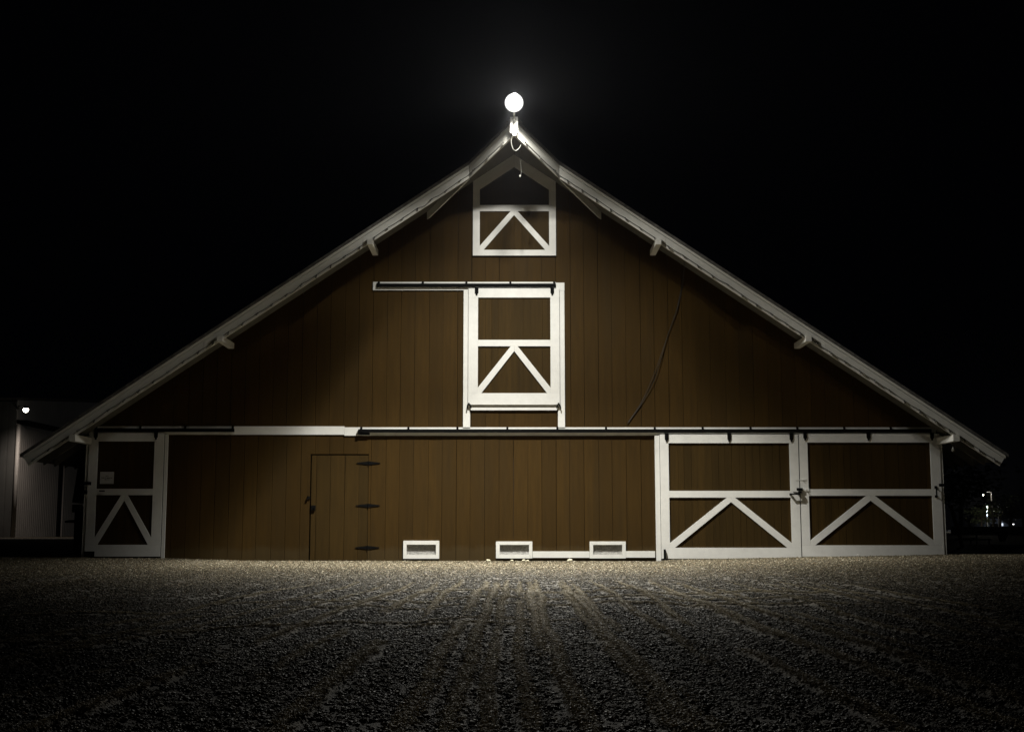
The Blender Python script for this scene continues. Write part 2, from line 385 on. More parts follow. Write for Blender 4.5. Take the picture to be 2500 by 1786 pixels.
for py in (1130, 1233.4, 1335.9):
    z = Z(py); xc = mw[1] - .002
    mb = MB()
    for sgn, L in ((-1, .255), (1, .245)):
        mb.prism([(xc + sgn * .006, z - .036), (xc + sgn * .04, z - .033), (xc + sgn * L * .97, z - .010), (xc + sgn * L, z), (xc + sgn * L * .97, z + .008), (xc + sgn * .04, z + .033), (xc + sgn * .006, z + .036)], 25.9925, 25.9965)
    mb.tube([(xc, 25.989, z - .05), (xc, 25.989, z + .045)], .007, 8)
    mb.build('hinge', M['iron'], mdo)
x, z = P(765, 1239)
mb = MB().box(x - .04, x + .045, 25.972, 25.998, z - .045, z + .05); mb.tube([(x + .02, 25.972, z + .01), (x + .02, 25.962, z + .01)], .018, 10)
mb.build('lock_box', M['iron'], mdo)
x, z = P(752, 1215)
mb = MB().tube([(x + .012, 25.98, z + .03), (x, 25.965, z + .045), (x - .012, 25.975, z + .02), (x - .045, 25.982, z - .07)], .006, 6).box(x - .015, x + .05, 25.978, 25.99, z - .01, z + .03)
mb.box(x - .012, x + .014, 25.965, 25.98, z - .03, z - .005)
mb.build('hasp', M['iron'], mdo)

# body behind the siding: dark backing and the side and rear walls
mb = MB(); mb.prism([(WX0 + .05, -.3), (WX1 - .05, -.3), (WX1 - .05, soff(8.85)), (CX, soff(0)), (WX0 + .05, soff(8.85))], 26.16, 26.2)
mb.build('inner_wall', M['dark'], barn)
for sx in (-1, 1):
    mb = MB(); x0 = CX + sx * 8.9
    yy_ = 26.03
    while yy_ < BL:
        mb.box(min(x0, x0 - sx * .02), max(x0, x0 - sx * .02), yy_, yy_ + .29, -.3, soff(8.9)); yy_ += .296
    mb.build('side_wall', M['brown'], barn)
mb = MB(); mb.prism([(WX0, -.3), (WX1, -.3), (WX1, soff(8.9)), (CX, soff(0)), (WX0, soff(8.9))], BL, BL + .1); mb.build('rear_wall', M['brown'], barn)

# roof: each slope a slab with the overhang and the prow at the ridge
YB, YA, UK = 25.0, 24.07, .93                  # barge plane, prow tip, kink distance from the ridge
UE = 9.84
rt = .062
for sx in (-1, 1):
    def slab(d0, d1, grow, name, m, par):
        mb = MB(); yb, ya = YB - grow, YA - grow * 1.4; ue = UE + grow
        plan = [(0, ya), (UK, yb), (ue, yb), (ue, BL + .9), (0, BL + .9)]
        v = [(CX + sx * u, y, zt(u) + d1) for u, y in plan] + [(CX + sx * u, y, zt(u) + d0) for u, y in plan]
        n = 5; f = [(0, 1, 4), (1, 2, 3, 4), (5, 9, 6), (6, 9, 8, 7)] + [(i, i + n, (i + 1) % n + n, (i + 1) % n) for i in range(n)]
        return mb.add(v, f).build(name, m, par)
    slab(.002, rt, .05, 'roof_slope', M['shingle'], barn)
    # soffit boards, seen from below
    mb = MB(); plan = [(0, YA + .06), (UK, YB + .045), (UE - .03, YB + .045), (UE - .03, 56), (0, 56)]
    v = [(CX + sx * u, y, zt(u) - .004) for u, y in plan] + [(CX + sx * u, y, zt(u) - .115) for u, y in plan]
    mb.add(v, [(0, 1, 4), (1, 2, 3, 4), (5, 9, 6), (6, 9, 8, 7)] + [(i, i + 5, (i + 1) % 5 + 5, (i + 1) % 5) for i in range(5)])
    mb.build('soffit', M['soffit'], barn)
    # barge board: upper strip and main board
    def bar(ua, ya, ub, yb, dt, dbt, th, e=0):
        n = Vector((ub - ua, yb - ya)).normalized(); nx_, ny_ = -n.y * th, n.x * th     # pushes backwards (+y)
        q = lambda u, y, d: (CX + sx * u, y, zt(u) - d)
        return [q(ua, ya, dt), q(ub, yb, dt), q(ub - e, yb, dbt - SL * 0), q(ua, ya, dbt)], [q(ua + nx_, ya + ny_, dt), q(ub + nx_, yb + ny_, dt), q(ub + nx_ - e, yb + ny_, dbt), q(ua + nx_, ya + ny_, dbt)]
    mb = MB()
    mb.hexa(*bar(UK + .002, YB - .012, 6.08, YB - .012, 0, .058, .05)); mb.hexa(*bar(6.084, YB - .012, UE, YB - .012, 0, .058, .05))
    mb.hexa(*bar(UK + .002, YB, 3.1, YB, .066, .287, .04)); mb.hexa(*bar(3.104, YB + .0005, 6.30, YB + .0005, .066, .287, .04)); mb.hexa(*bar(6.304, YB, UE - .02, YB, .066, .287, .04, .10))
    bb = mb.build('barge_board', M['fascia'], barn)
    mb = MB(); mb.hexa(*bar(0.006, YA - .012, UK - .004, YB - .012, 0, .058, .05)); mb.hexa(*bar(.006, YA, UK - .004, YB, .066, .287, .04))
    mb.hexa(*bar(UK + .03, YB + .07, 1.86, 25.98, .12, .287, .06))
    mb.build('prow_board', M['fascia'], barn)
    # look-out beams under the overhang
    for u, z0, z1, hw in ((2.95, 6.424, 6.541, .058), (5.96, 4.423, 4.538, .06), (8.86, 2.405, 2.54, .065)):
        MB().box(CX + sx * u - hw, CX + sx * u + hw, 24.945, 26.0, z0, z1).build('lookout_beam', M['fascia'], barn)
    # rafter tails along the side eave
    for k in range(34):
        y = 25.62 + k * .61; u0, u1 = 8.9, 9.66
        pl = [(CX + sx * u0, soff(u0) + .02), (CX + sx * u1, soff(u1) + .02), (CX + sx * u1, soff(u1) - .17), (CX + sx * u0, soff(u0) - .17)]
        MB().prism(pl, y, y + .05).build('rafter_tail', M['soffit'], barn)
# ridge cap
mb = MB(); mb.prism([(CX - .16, zt(.16) + rt), (CX, zt(0) + rt + .03), (CX + .16, zt(.16) + rt), (CX, zt(0) + rt - .02)], YA - .05, BL + .9); mb.build('ridge_cap', M['shingle'], barn)

# ledger and skirt boards
xs = X(841, 1052)
MB().box(WX0 + .02, xs - .001, 25.984, 25.999, LB + .02, LT + .02).box(xs + .001, X(1480, 1052), 25.982, 25.999, LB, LT).box(X(1480, 1052) + .002, WX1 - .1, 25.983, 25.999, LB + .003, LT - .001).build('ledger_board', M['white'], barn)
zs0, zs1 = Z(1360.6), Z(1344.9)
MB().box(X(1300.3, 1350), X(1439, 1350), 25.972, 25.997, zs0, zs1).build('skirt_board', M['white'], barn)
MB().box(X(1528, 1350), X(1599, 1350), 25.972, 25.997, zs0 + .004, zs1 + .006).build('skirt_board', M['white'], barn)
MB().box(WX0 + .1, WX1 - .1, 26.03, 26.1, -.3, .1).build('foundation', M['dark'], barn)

# vents
for (a, b_, c_, d), o4 in zip([(984.7, 1072.5, 1319, 1362.8), (1210.9, 1299.6, 1320.7, 1361.9), (1439.5, 1527.5, 1320.7, 1362)], vh):
    x0, x1, z1, z0 = X(a, 1340), X(b_, 1340), Z(c_), Z(d); ix0, ix1, iz0, iz1 = o4
    mb = MB(); g_ = .0012
    mb.prism([(x0, z0), (x1 - g_, z0), (ix1 - g_, iz0), (ix0 + g_, iz0)], 25.968, 25.998); mb.prism([(x1, z0 + g_), (x1, z1 - g_), (ix1, iz1 - g_), (ix1, iz0 + g_)], 25.969, 25.998)
    mb.prism([(x1 - g_, z1), (x0 + g_, z1), (ix0 + g_, iz1), (ix1 - g_, iz1)], 25.968, 25.998); mb.prism([(x0, z1 - g_), (x0, z0 + g_), (ix0, iz0 + g_), (ix0, iz1 - g_)], 25.969, 25.998)
    vf = mb.build('vent', M['white'], barn)
    mb = MB(); s_ = ix0 + .006
    while s_ < ix1: mb.box(s_, s_ + .006, 26.012, 26.016, iz0, iz1); s_ += .0145
    s_ = iz0 + .004
    while s_ < iz1: mb.box(ix0, ix1, 26.017, 26.021, s_, s_ + .006); s_ += .0145
    mb.build('mesh_screen', M['mesh'], vf)

# sliding track helper
def track(x0, x1, zb, ztp, ledge_top, brs, name='door_track', end=True):
    mb = MB().box(x0, x1, 25.942, 25.972, zb, ztp)
    mb.box(x0, x1, 25.938, 25.942, zb - .004, zb + .012)
    t = mb.build(name, M['iron'], barn)
    for bx in brs:
        m2 = MB().box(bx - .022, bx + .022, 25.934, 25.9375, zb + .006, ledge_top + .003).box(bx - .018, bx + .018, 25.938, 25.984, ledge_top - .008, ledge_top + .005)
        m2.tube([(bx, 25.934, ztp + .012), (bx, 25.926, ztp + .012)], .009, 8)
        m2.build('track_bracket', M['iron'], t)
    return t
tz0, tz1 = 2.655, 2.722
track(X(880, 1050), X(2272, 1050), tz0, tz1, LT, [X(p, 1050) for p in (883, 997.7, 1117, 1238.7, 1360.5, 1479, 1597.7, 1714.4, 1831, 1945, 2059.3, 2172.6)])
track(X(232, 1050), X(573, 1050), tz0 + .012, tz1 + .012, LT + .02, [X(p, 1050) for p in (237, 344.6, 453.9, 569.7)])
hz = lambda p: Z(p)
track(X(921, 697), X(1356.6, 697), hz(701.4), hz(693), hz(688.4), [X(p, 697) for p in (925.8, 1033, 1139, 1246, 1352.7)])
MB().box(X(877, 1059), X(903, 1059), 25.95, 25.981, Z(1061.5), Z(1056.5)).box(X(875, 1059), X(880, 1059), 25.94, 25.981, Z(1061), Z(1048)).build('track_stop', M['iron'], barn)

# framed door helper: everything measured in the wall plane
def framed_door(name, xl, xr, zb, ztp, sl, sr, rt_, rm, rb, br, pitch, label=None, yf=25.943, hang=(), hz_=None, panel_y=25.965):
    """xl,xr,zb,ztp outer; sl,sr stile inner x; rt_ bottom of top rail; rm (z0,z1) mid rail; rb top of bottom rail; br (half outer apex, inner apex z, foot rise, foot run)"""
    mb = MB(); planks(mb, xl + .02, xr - .02, sl + pitch * .3, pitch, zb + .02, lambda x: ztp - .02, yf=panel_y, th=.018, gmin=.0005, gmax=.006, yj=.001)
    d = mb.build(name, M['brown_door'], barn)
    if label: d['label'] = label
    g_ = .001; f = MB(); y1 = panel_y - .003
    f.box(xl, sl, yf, y1, rb + g_, rt_ - g_); f.box(sr, xr, yf + .0005, y1, rb + g_, rt_ - g_)
    f.box(xl, xr, yf + .0008, y1, rt_, ztp); f.box(xl, xr, yf - .0008, y1, zb, rb)
    f.box(sl + g_, sr - g_, yf + .001, y1, rm[0], rm[1])
    xc = (sl + sr) / 2 + br.get('dx', 0); ha, zi, fz, fx = br['ha'], br['zi'], br['fz'], br['fx']
    z0, z1 = rb + g_, rm[0] - g_
    f.prism([(xc - ha, z1), (xc - g_, z1), (xc - g_, zi), (sl + fx, z0), (sl + g_, z0), (sl + g_, z0 + fz)], yf + .002, y1)
    f.prism([(xc + ha, z1), (sr - g_, z0 + fz), (sr - g_, z0), (sr - fx, z0), (xc + g_, zi), (xc + g_, z1)], yf + .0015, y1)
    f.build('door_frame', M['white'], d)
    for hx in hang:
        zt_ = hz_[1]; zb_ = hz_[0]
        m2 = MB().prism([(hx - .038, zt_), (hx - .038, zb_ + .05), (hx - .02, zb_ + .035), (hx - .018, zb_), (hx + .018, zb_), (hx + .02, zb_ + .035), (hx + .038, zb_ + .05), (hx + .038, zt_)], yf - .012, yf - .002)
        m2.tube([(hx, yf - .002, zb_ + .09), (hx, yf - .022, zb_ + .09)], .012, 8)
        m2.build('hanger', M['iron'], d)
    return d
W_ = lambda p, q: X(p, q)
zA = Z
# right pair of big sliding doors (the ground rises to the right, so the boards stay level but the feet sit higher)
dl = framed_door('sliding_door', W_(1612, 1200), W_(1950.5, 1200), Z(1362.5), Z(1060.5), W_(1633, 1200), W_(1928.5, 1200), Z(1081.5), (Z(1214), Z(1197.5)), Z(1336),
    dict(ha=.085, zi=Z(1225), fz=.095, fx=.10, dx=.02), .142, hang=[W_(1626.5, 1068), W_(1779, 1068), W_(1930.5, 1068)], hz_=(Z(1078.5), Z(1057)))
dr = framed_door('sliding_door', W_(1953, 1200), W_(2297, 1200), Z(1357.5), Z(1059), W_(1973, 1200), W_(2273, 1200), Z(1080), (Z(1209.5), Z(1193.5)), Z(1330),
    dict(ha=.09, zi=Z(1221.5), fz=.095, fx=.10), .142, hang=[W_(1964, 1066), W_(2118, 1066), W_(2273, 1066)], hz_=(Z(1075), Z(1056)))
ld = framed_door('sliding_door', W_(215, 1200), W_(398, 1200), Z(1357.5), Z(1057), W_(237, 1200), W_(375, 1200), Z(1077.3), (Z(1208), Z(1192.5)), Z(1328.8),
    dict(ha=.068, zi=Z(1221), fz=.14, fx=.065), .142, hang=[W_(236.5, 1060), W_(383, 1060)], hz_=(Z(1073), Z(1055)))
# jambs
MB().box(W_(1599.7, 1200), W_(1611, 1200), 25.962, 25.998, -.05, LB).build('door_jamb', M['white'], barn)
MB().box(W_(2298.5, 1200), WX1 + .012, 25.955, 26.04, -.05, LB).build('door_jamb', M['white'], barn)
MB().box(W_(399.8, 1200), W_(407.3, 1200), 25.962, 25.998, -.05, LB + .02).build('door_jamb', M['white'], barn)
MB().box(WX0 - .012, W_(213, 1200), 25.958, 26.04, -.05, LB).build('door_jamb', M['white'], barn)
# hay loft door with jambs and sill
hd = framed_door('hay_door', W_(1143.5, 850), W_(1366, 850), Z(987.9), Z(705), W_(1167, 850), W_(1343.7, 850), Z(727.2), (Z(845.7), Z(830.2)), Z(959.8),
    dict(ha=.074, zi=Z(857.5), fz=.115, fx=.075), .1315, hang=[W_(1164, 710), W_(1348, 712)], hz_=(Z(721.3), Z(703)))
zl0, zl1 = Z(708.6), Z(688.4)
MB().box(W_(911, 697), W_(1356, 697), 25.975, 25.998, zl0, zl1).box(W_(1356, 697) + .001, W_(1377.8, 697), 25.970, 25.998, zl0 - .012, zl1 - .018).build('track_board', M['white'], barn)
MB().box(W_(1131.5, 850), W_(1143.2, 850), 25.972, 25.998, Z(1043), zl0 - .002).box(W_(1131.5, 850), W_(1148, 1000), 25.973, 25.998, Z(1043.1), Z(988)).build('hay_door_jamb', M['white'], barn)
MB().box(W_(1367, 850), W_(1378.3, 850), 25.972, 25.998, Z(1043), zl0 - .014).box(W_(1362, 1000), W_(1378.3, 850), 25.973, 25.998, Z(1043.1), Z(988)).build('hay_door_jamb', M['white'], barn)
MB().box(W_(1148.5, 1000), W_(1361.5, 1000), 25.970, 25.998, Z(1001.2), Z(985)).build('hay_door_sill', M['white'], barn)
for px in (1145, 1363.5):
    x, z = P(px, 989)
    MB().box(x - .035, x + .035, 25.925, 25.945, z - .005, z + .02).tube([(x - .03, 25.935, z), (x - .038, 25.935, z - .07)], .013, 6).tube([(x + .03, 25.935, z), (x + .045, 25.935, z - .07)], .013, 6).box(x - .015, x + .015, 25.92, 25.972, z + .02, z + .045).build('door_guide', M['iron'], hd)
# hay window high in the gable: frame board following the roof
xo0, xo1, xi0, xi1 = W_(1154.7, 550), W_(1357, 550), W_(1171.4, 550), W_(1340.4, 550)
zb0, zb1, m0, m1 = Z(624.5), Z(610.6), Z(516.4), Z(501.5)
def soffx(x): return soff(x - CX)
mb = MB(); planks(mb, xi0 - .03, CX, xi0 + .05, .145, zb0 + .03, lambda x: soffx(x) - .05, yf=25.985, th=.01, gmin=.0005, gmax=.005, yj=.001)
planks(mb, CX, xi1 + .03, CX + .02, .145, zb0 + .03, lambda x: soffx(x) - .05, yf=25.985, th=.01, gmin=.0005, gmax=.005, yj=.001)
hw_ = mb.build('gable_window', M['brown_door'], barn)
f = MB(); ya, yb = 25.962, 25.982; bd = .275
f.prism([(xo0, zb1 + .001), (xi0, zb1 + .001), (xi0, soffx(xi0) - bd - .002), (xo0, soffx(xo0) - bd - .002)], ya, yb)
f.prism([(xi1, zb1 + .001), (xo1, zb1 + .001), (xo1, soffx(xo1) - bd - .002), (xi1, soffx(xi1) - bd - .002)], ya, yb)
f.box(xo0, xo1, ya - .001, yb, zb0, zb1); f.box(xi0 + .001, xi1 - .001, ya + .001, yb, m0, m1)
f.prism([(xo0, soffx(xo0) - bd), (CX - .001, soffx(CX) - bd), (CX - .001, soffx(CX) + .01), (xo0, soffx(xo0) + .01)], ya + .0015, yb)
f.prism([(CX + .001, soffx(CX) - bd), (xo1, soffx(xo1) - bd), (xo1, soffx(xo1) + .01), (CX + .001, soffx(CX) + .01)], ya + .0015, yb)
z1_, z0_ = m0 - .001, zb1 + .001; zi = Z(526)
f.prism([(CX - .075, z1_), (CX - .001, z1_), (CX - .001, zi), (xi0 + .085, z0_), (xi0 + .001, z0_), (xi0 + .001, z0_ + .085)], ya + .002, yb)
f.prism([(CX + .075, z1_), (xi1 - .001, z0_ + .085), (xi1 - .001, z0_), (xi1 - .085, z0_), (CX + .001, zi), (CX + .001, z1_)], ya + .0025, yb)
f.build('window_frame', M['white'], hw_)

# small ironwork on the doors
def piece(name, mb, par, m='iron'): return mb.build(name, M[m], par)
x, z = P(1938, 1206)
mb = MB().box(x - .105, x + .105, 25.878, 25.894, z - .014, z + .014)
for s_ in (-.088, .088): mb.box(x + s_ - .016, x + s_ + .016, 25.878, 25.942, z - .018, z + .018)
piece('door_handle', mb, dl)
x, z = P(1950, 1194)
mb = MB().box(x - .06, x + .06, 25.905, 25.93, z - .028, z + .026).box(x - .03, x - .01, 25.93, 25.943, z - .02, z + .02).box(x + .02, x + .04, 25.93, 25.943, z - .02, z + .02)
mb.lathe([(0, -.02), (.034, -.018), (.036, 0), (.03, .018), (0, .02)], (x + .0, 25.905, z - .06), 12)
mb.tube([(x - .13, 25.938, z - .055), (x, 25.935, z - .065)], .005)
piece('latch', mb, dl)
x, z = P(1951, 1171)
piece('hasp', MB().box(x - .1, x + .0, 25.938, 25.9425, z - .008, z + .010).box(x + .014, x + .13, 25.936, 25.9425, z - .006, z + .014).tube([(x + .06, 25.935, z + .004), (x + .06, 25.915, z + .004)], .008), dl, 'white')
piece('hasp_plate', MB().box(x + .02, x + .19, 25.934, 25.9425, z - .235, z - .175).tube([(x + .12, 25.934, z - .2), (x + .12, 25.905, z - .2)], .008), dr, 'white')
x, z = P(2301, 1184)
piece('latch_bar', MB().box(x - .10, x + .085, 25.90, 25.925, z - .03, z + .03), dr)
piece('lock', MB().box(x + .0, x + .06, 25.91, 25.95, z - .17, z - .1).tube([(x + .03, 25.92, z - .1), (x + .03, 25.92, z - .03)], .012), dr)
mb = MB()
xh, zh = P(2282.5, 1200); mb.tube([(xh, 25.94, zh + .085), (xh, 25.895, zh + .08), (xh, 25.895, zh - .08), (xh, 25.94, zh - .085)], .015); mb.box(xh - .025, xh + .025, 25.932, 25.943, zh - .12, zh - .07).box(xh - .025, xh + .025, 25.932, 25.943, zh + .07, zh + .12)
piece('door_handle', mb, dr)
x, z = P(1622, 1352); piece('floor_guide', MB().box(x - .022, x + .018, 25.90, 25.94, z - .1, z + .1), dl)
x, z = P(214, 1180); piece('latch_bar', MB().box(x - .1, x + .1, 25.90, 25.925, z - .035, z + .035), ld)
x, z = P(212, 1202); piece('lock', MB().box(x - .035, x + .03, 25.92, 25.945, z - .035, z + .035).tube([(x, 25.93, z + .035), (x, 25.93, z + .12)], .012), ld)
x, z = P(252, 1198); piece('door_handle', MB().box(x - .055, x + .055, 25.905, 25.92, z - .012, z + .012).box(x - .05, x - .03, 25.92, 25.942, z - .012, z + .012).box(x + .03, x + .05, 25.92, 25.942, z - .012, z + .012), ld)
x, z = P(220.5, 1351.5); piece('kick_plate', MB().box(x - .11, x + .105, 25.925, 25.941, z - .06, z + .055), ld)

# paper notice on the left door
nx0, nx1, nz0, nz1 = X(245.8, 1165), X(279.6, 1165), Z(1180.6), Z(1151.4)
no_ = empty('notice', ((nx0 + nx1) / 2, 25.955, nz0), 'white paper notice with three short printed lines on the left sliding door', 'notice')
MB().box(nx0, nx1, 25.9575, 25.9595, nz0, nz1).build('paper_sheet', M['paper'], no_)
for zf, a, b_ in ((.66, .42, .62), (.50, .10, .90), (.36, .33, .72)):
    mb = MB(); q = a; pv_ = []
    zc = nz0 + (nz1 - nz0) * zf
    while q < b_: pv_.append(q); q += random.uniform(.02, .035)
    top_ = [(nx0 + (nx1 - nx0) * k, zc + random.choice((.003, .009))) for k in pv_]; bot_ = [(nx0 + (nx1 - nx0) * k, zc - random.choice((.003, .009))) for k in reversed(pv_)]
    mb.prism(top_ + bot_, 25.9568, 25.9574).build('printed_line', M['ink'], no_)

# ---------------- the big yard light at the ridge ----------------
LY = 23.3; LX, LZ = P(1255, 251, LY)
yl = empty('floodlight', (LX, LY, Z(325, 24.0)), 'blazing round yard light on a short pole at the very peak of the barn roof', 'lamp')
for a, b_ in ((1245.5, 1251.6), (1258.6, 1264.2)):
    MB().box(X(a, 300, 23.96), X(b_, 300, 23.96), 23.945, 23.985, Z(324.9, 23.96), Z(286, 23.96)).build('mounting_board', M['white'], yl)
MB().box(X(1250, 300, 23.96), X(1260, 300, 23.96), 23.99, 24.04, Z(328, 23.96), Z(284, 23.96)).build('mounting_block', M['fascia'], yl)
xp = X(1255.2, 300, 23.93)
MB().tube([(xp, 23.955, Z(320, 23.95)), (xp, 23.955, Z(283, 23.95)), (xp, 23.955, LZ - .20), (xp, 23.90, LZ - .08), (xp, 23.80, LZ - .01), (xp, LY + .17, LZ)], .019, 10).box(xp - .04, xp + .04, 23.93, 23.944, Z(292, 23.95), Z(290, 23.95)).build('pole', M['steel'], yl, True)
MB().box(X(1252, 320, 23.93), X(1260.4, 320, 23.93), 23.90, 23.944, Z(331.5, 23.93), Z(318, 23.93)).build('junction_box', M['grey_box'], yl)
gm2, nt, b = mat('lamp_bloom_globe'); nt.nodes.remove(b)  # glowing ball added to show the lamp's bloom, larger than its bulbs
em = N(nt, 'ShaderNodeEmission', Strength=2.6); em.inputs['Color'].default_value = (1, .985, .95, 1); tr = N(nt, 'ShaderNodeBsdfTransparent'); mx = N(nt, 'ShaderNodeMixShader'); mx.inputs[0].default_value = .3
nt.links.new(tr.outputs[0], mx.inputs[1]); nt.links.new(em.outputs[0], mx.inputs[2]); nt.links.new(mx.outputs[0], nt.nodes['Material Output'].inputs['Surface'])
gr = .18
MB().lathe([(gr * math.sin(t), gr * math.cos(t)) for t in np.linspace(.0001, math.pi - .0001, 20)], (LX, LY, LZ), 32).build('bloom_globe', gm2, yl, True)
MB().lathe([(.0001, .006), (.03, .004), (.05, -.004), (.05, -.014), (.0001, -.015)], (LX, LY, LZ + gr), 20).build('cap', M['alu'], yl, True)
# photometric web of the lamp: the fixture throws its light down and outwards, little back at the gable
def inten(vd, hd_):
    v = math.radians(vd); h = math.radians(hd_)
    dx, dy, dz = -math.sin(h) * math.sin(v), -math.cos(h) * math.sin(v), -math.cos(v)
    UPI = .09  # upward spill added so the haze glows around the lamp
    side = float(sm(.15, .5, -dy / (abs(dx) + 1e-6) + .5)) if dy > 0 else 1.0
    if dz > -.03: return UPI * (1 - .75 * float(sm(.15, .6, dz))) * (float(sm(.35, .75, dz)) if side < .5 else 1)
    up = UPI * side * float(sm(62, 74, vd))
    a = dx / -dz; bb = dy / -dz
    S = math.exp(np.interp(bb, [-4, -2, -1.2, -.6, -.2, 0, .15, .23, .31, .37, .44, .49, .65, .85, 1.15, 1.5, 1.9, 2.15, 2.6, 4], np.log([.015, .10, .42, .85, .98, 1, .75, .58, .46, .38, .23, .14, .095, .05, .026, .024, .028, .004, .0006, .0002])))
    A = math.exp(np.interp(a, [-3, -1.36, -1.1, -.9, -.8, -.68, -.4, 0, .7, 1, 1.36, 3], np.log([.01, .05, .02, .10, .19, .78, 1, 1, .7, .2, .2, .03])))
    As = math.exp(-(a / 1.5) ** 2); t2 = float(sm(.5, .85, bb)); A = A ** (1 - t2) * As ** t2
    Af = math.exp(-(a / max(.17, .52 + .22 * min(0, bb + .4))) ** 2) + .006
    t = min(1, max(0, (bb + .4) / .55)); A = A ** t * Af ** (1 - t)
    A *= math.exp(-3.0 * (a * min(.7, max(0, bb - .5))) ** 2)
    return S * A + up
VA = list(np.arange(0, 100.1, 1.5)) + [120, 180]; HA = list(range(0, 361, 4))
txt = ['IESNA:LM-63-2002', 'TILT=NONE', '1 -1 1 %d %d 1 2 0 0 0' % (len(VA), len(HA)), '1 1 0', ' '.join('%g' % v for v in VA), ' '.join('%g' % v for v in HA)]
for h in HA: txt.append(' '.join('%.5f' % (1000 * inten(v, h)) for v in VA))
tb = bpy.data.texts.new('yard_light_ies'); tb.write('\n'.join(txt) + '\n')
def point(name, loc, e, r=.05, col=(1, 1, 1), par=None):
    l = bpy.data.lights.new(name, 'POINT'); l.energy = e; l.shadow_soft_size = r; l.color = col
    o = bpy.data.objects.new(name, l); C.objects.link(o); o.location = loc
    return o
KEY = 240.0
for sgn in (-1, 1):
    ko = point('yard_lamp_light', (LX + sgn * .08, LY, LZ + .01 + sgn * .09), KEY, .05, (1, .975, .90))
    l = ko.data if sgn == -1 else l
    ko.data = l
l.use_nodes = True; nt = l.node_tree; em = nt.nodes['Emission']
ies = nt.nodes.new('ShaderNodeTexIES'); ies.mode = 'INTERNAL'; ies.ies = tb; ies.inputs['Strength'].default_value = 1.0
nt.links.new(ies.outputs['Fac'], em.inputs['Strength'])

# loose cables at the ridge
def catmull(ps, n=8):
    ps = [Vector(p) for p in ps]; out = []
    for i in range(len(ps) - 1):
        p0, p1, p2, p3 = ps[max(i - 1, 0)], ps[i], ps[i + 1], ps[min(i + 2, len(ps) - 1)]
        for k in range(n):
            t = k / n; out.append(.5 * ((2 * p1) + (p2 - p0) * t + (2 * p0 - 5 * p1 + 4 * p2 - p3) * t * t + (3 * p1 - p0 - 3 * p2 + p3) * t ** 3))
    out.append(ps[-1]); return out
def P3(px, py, Y): x, z = P(px, py, Y); return (x, Y, z)
o = MB().tube(catmull([P3(1253, 331, 23.93), P3(1249, 338, 24.0), P3(1248.5, 350, 24.05), P3(1252.5, 363, 24.1), P3(1259, 368, 24.15), P3(1267, 362, 24.2), P3(1273, 351, 24.3)]), .006).build('loop_cable', M['wire_white'], None, True)
tag(o, 'short pale cable looping below the junction box at the roof peak', 'cable')
pc = empty('pull_cord', P3(1270, 430, 24.6), 'long thin cord with a small pale pull hanging under the roof peak', 'cord')
MB().tube(catmull([P3(1270, 352, 24.6), P3(1270, 385, 24.6), P3(1272, 410, 24.6), P3(1273, 420, 24.6), P3(1270, 429, 24.6)]), .004).build('cord', M['grey_cord'], pc, True)
MB().lathe([(.0001, .03), (.018, .02), (.02, -.01), (.0001, -.03)], P3(1269.7, 430, 24.6), 10).build('pull', M['wire_white'], pc, True)
o = MB().tube(catmull([P3(1671, 634, 25.6), P3(1666, 689, 25.97), P3(1651, 757, 25.975), P3(1628, 825, 25.98), P3(1614, 865, 25.975), P3(1594, 920, 25.98), P3(1566, 981, 25.985), P3(1531, 1034, 25.985)]), .0042)
o.tube(catmull([P3(1671, 634, 25.6), P3(1668, 689, 25.97), P3(1653, 757, 25.98), P3(1629, 825, 25.985), P3(1612, 882, 25.975), P3(1597, 928, 25.975), P3(1568, 983, 25.985), P3(1531, 1035, 25.985)]), .004)
tag(o.build('wall_cable', M['cable'], None, True), 'black double cable curving down the right half of the brown gable', 'cable')

# string lights along the barge boards
for sx, side in ((-1, 'left'), (1, 'right')):
    st = empty('string_lights', (CX + sx * 5, 24.98, zt(5) - .22), 'string of clear bulbs along the %s slope of the white barge board' % side, 'string lights', 'string lights on the barge boards')
    us = []; u = .22
    while u < 9.75: us.append(u); u += .2935
    cp = []; sock = []
    def yline(u): return (YA + (YB - YA) * u / UK if u < UK else YB)
    for i, u in enumerate(us):
        d = .225 + jit(.012); y = yline(u) - .015
        p = Vector((CX + sx * u, y, zt(u) - d)); cp.append(p); sock.append(p)
        if i + 1 < len(us):
            um = u + .147; loose = abs(jit(1)) > .93
            cp.append(Vector((CX + sx * um, yline(um) - (.018 if not loose else .03), zt(um) - d - (.008 if not loose else .05))))
    MB().tube(catmull(cp, 3), .0062, 5).build('cord', M['cable'], st, True)
    for p in sock:
        R = Matrix.Rotation(math.pi + sx * (-.55 + jit(.4)), 3, 'Y') @ Matrix.Rotation(jit(.3), 3, 'X')
        b_ = MB().lathe([(.0001, -.008), (.012, -.008), (.013, .022), (.0001, .022)], p, 8, R).build('socket', M['cable'], st, True)
        q = p + R @ Vector((0, 0, .022))
        MB().lathe([(.008, 0), (.013, .008), (.0195, .026), (.017, .040), (.008, .049), (.0001, .051)], q, 10, R).build('bulb', M['bulb'], st, True)
# a bare bulb under the right hand eave
x, z = P(2327, 1096, 25.3)
bb = empty('hanging_bulb', (x, 25.3, z), 'bare unlit bulb hanging under the right eave beside the look-out beam', 'bulb')
MB().tube([(x, 25.3, z + .04), (x, 25.3, z + .2)], .012, 8).build('socket', M['cable'], bb, True)
MB().lathe([(.014, .05), (.017, .03), (.032, -.005), (.034, -.025), (.022, -.05), (.0001, -.058)], (x, 25.3, z), 14).build('glass', M['bulb'], bb, True)

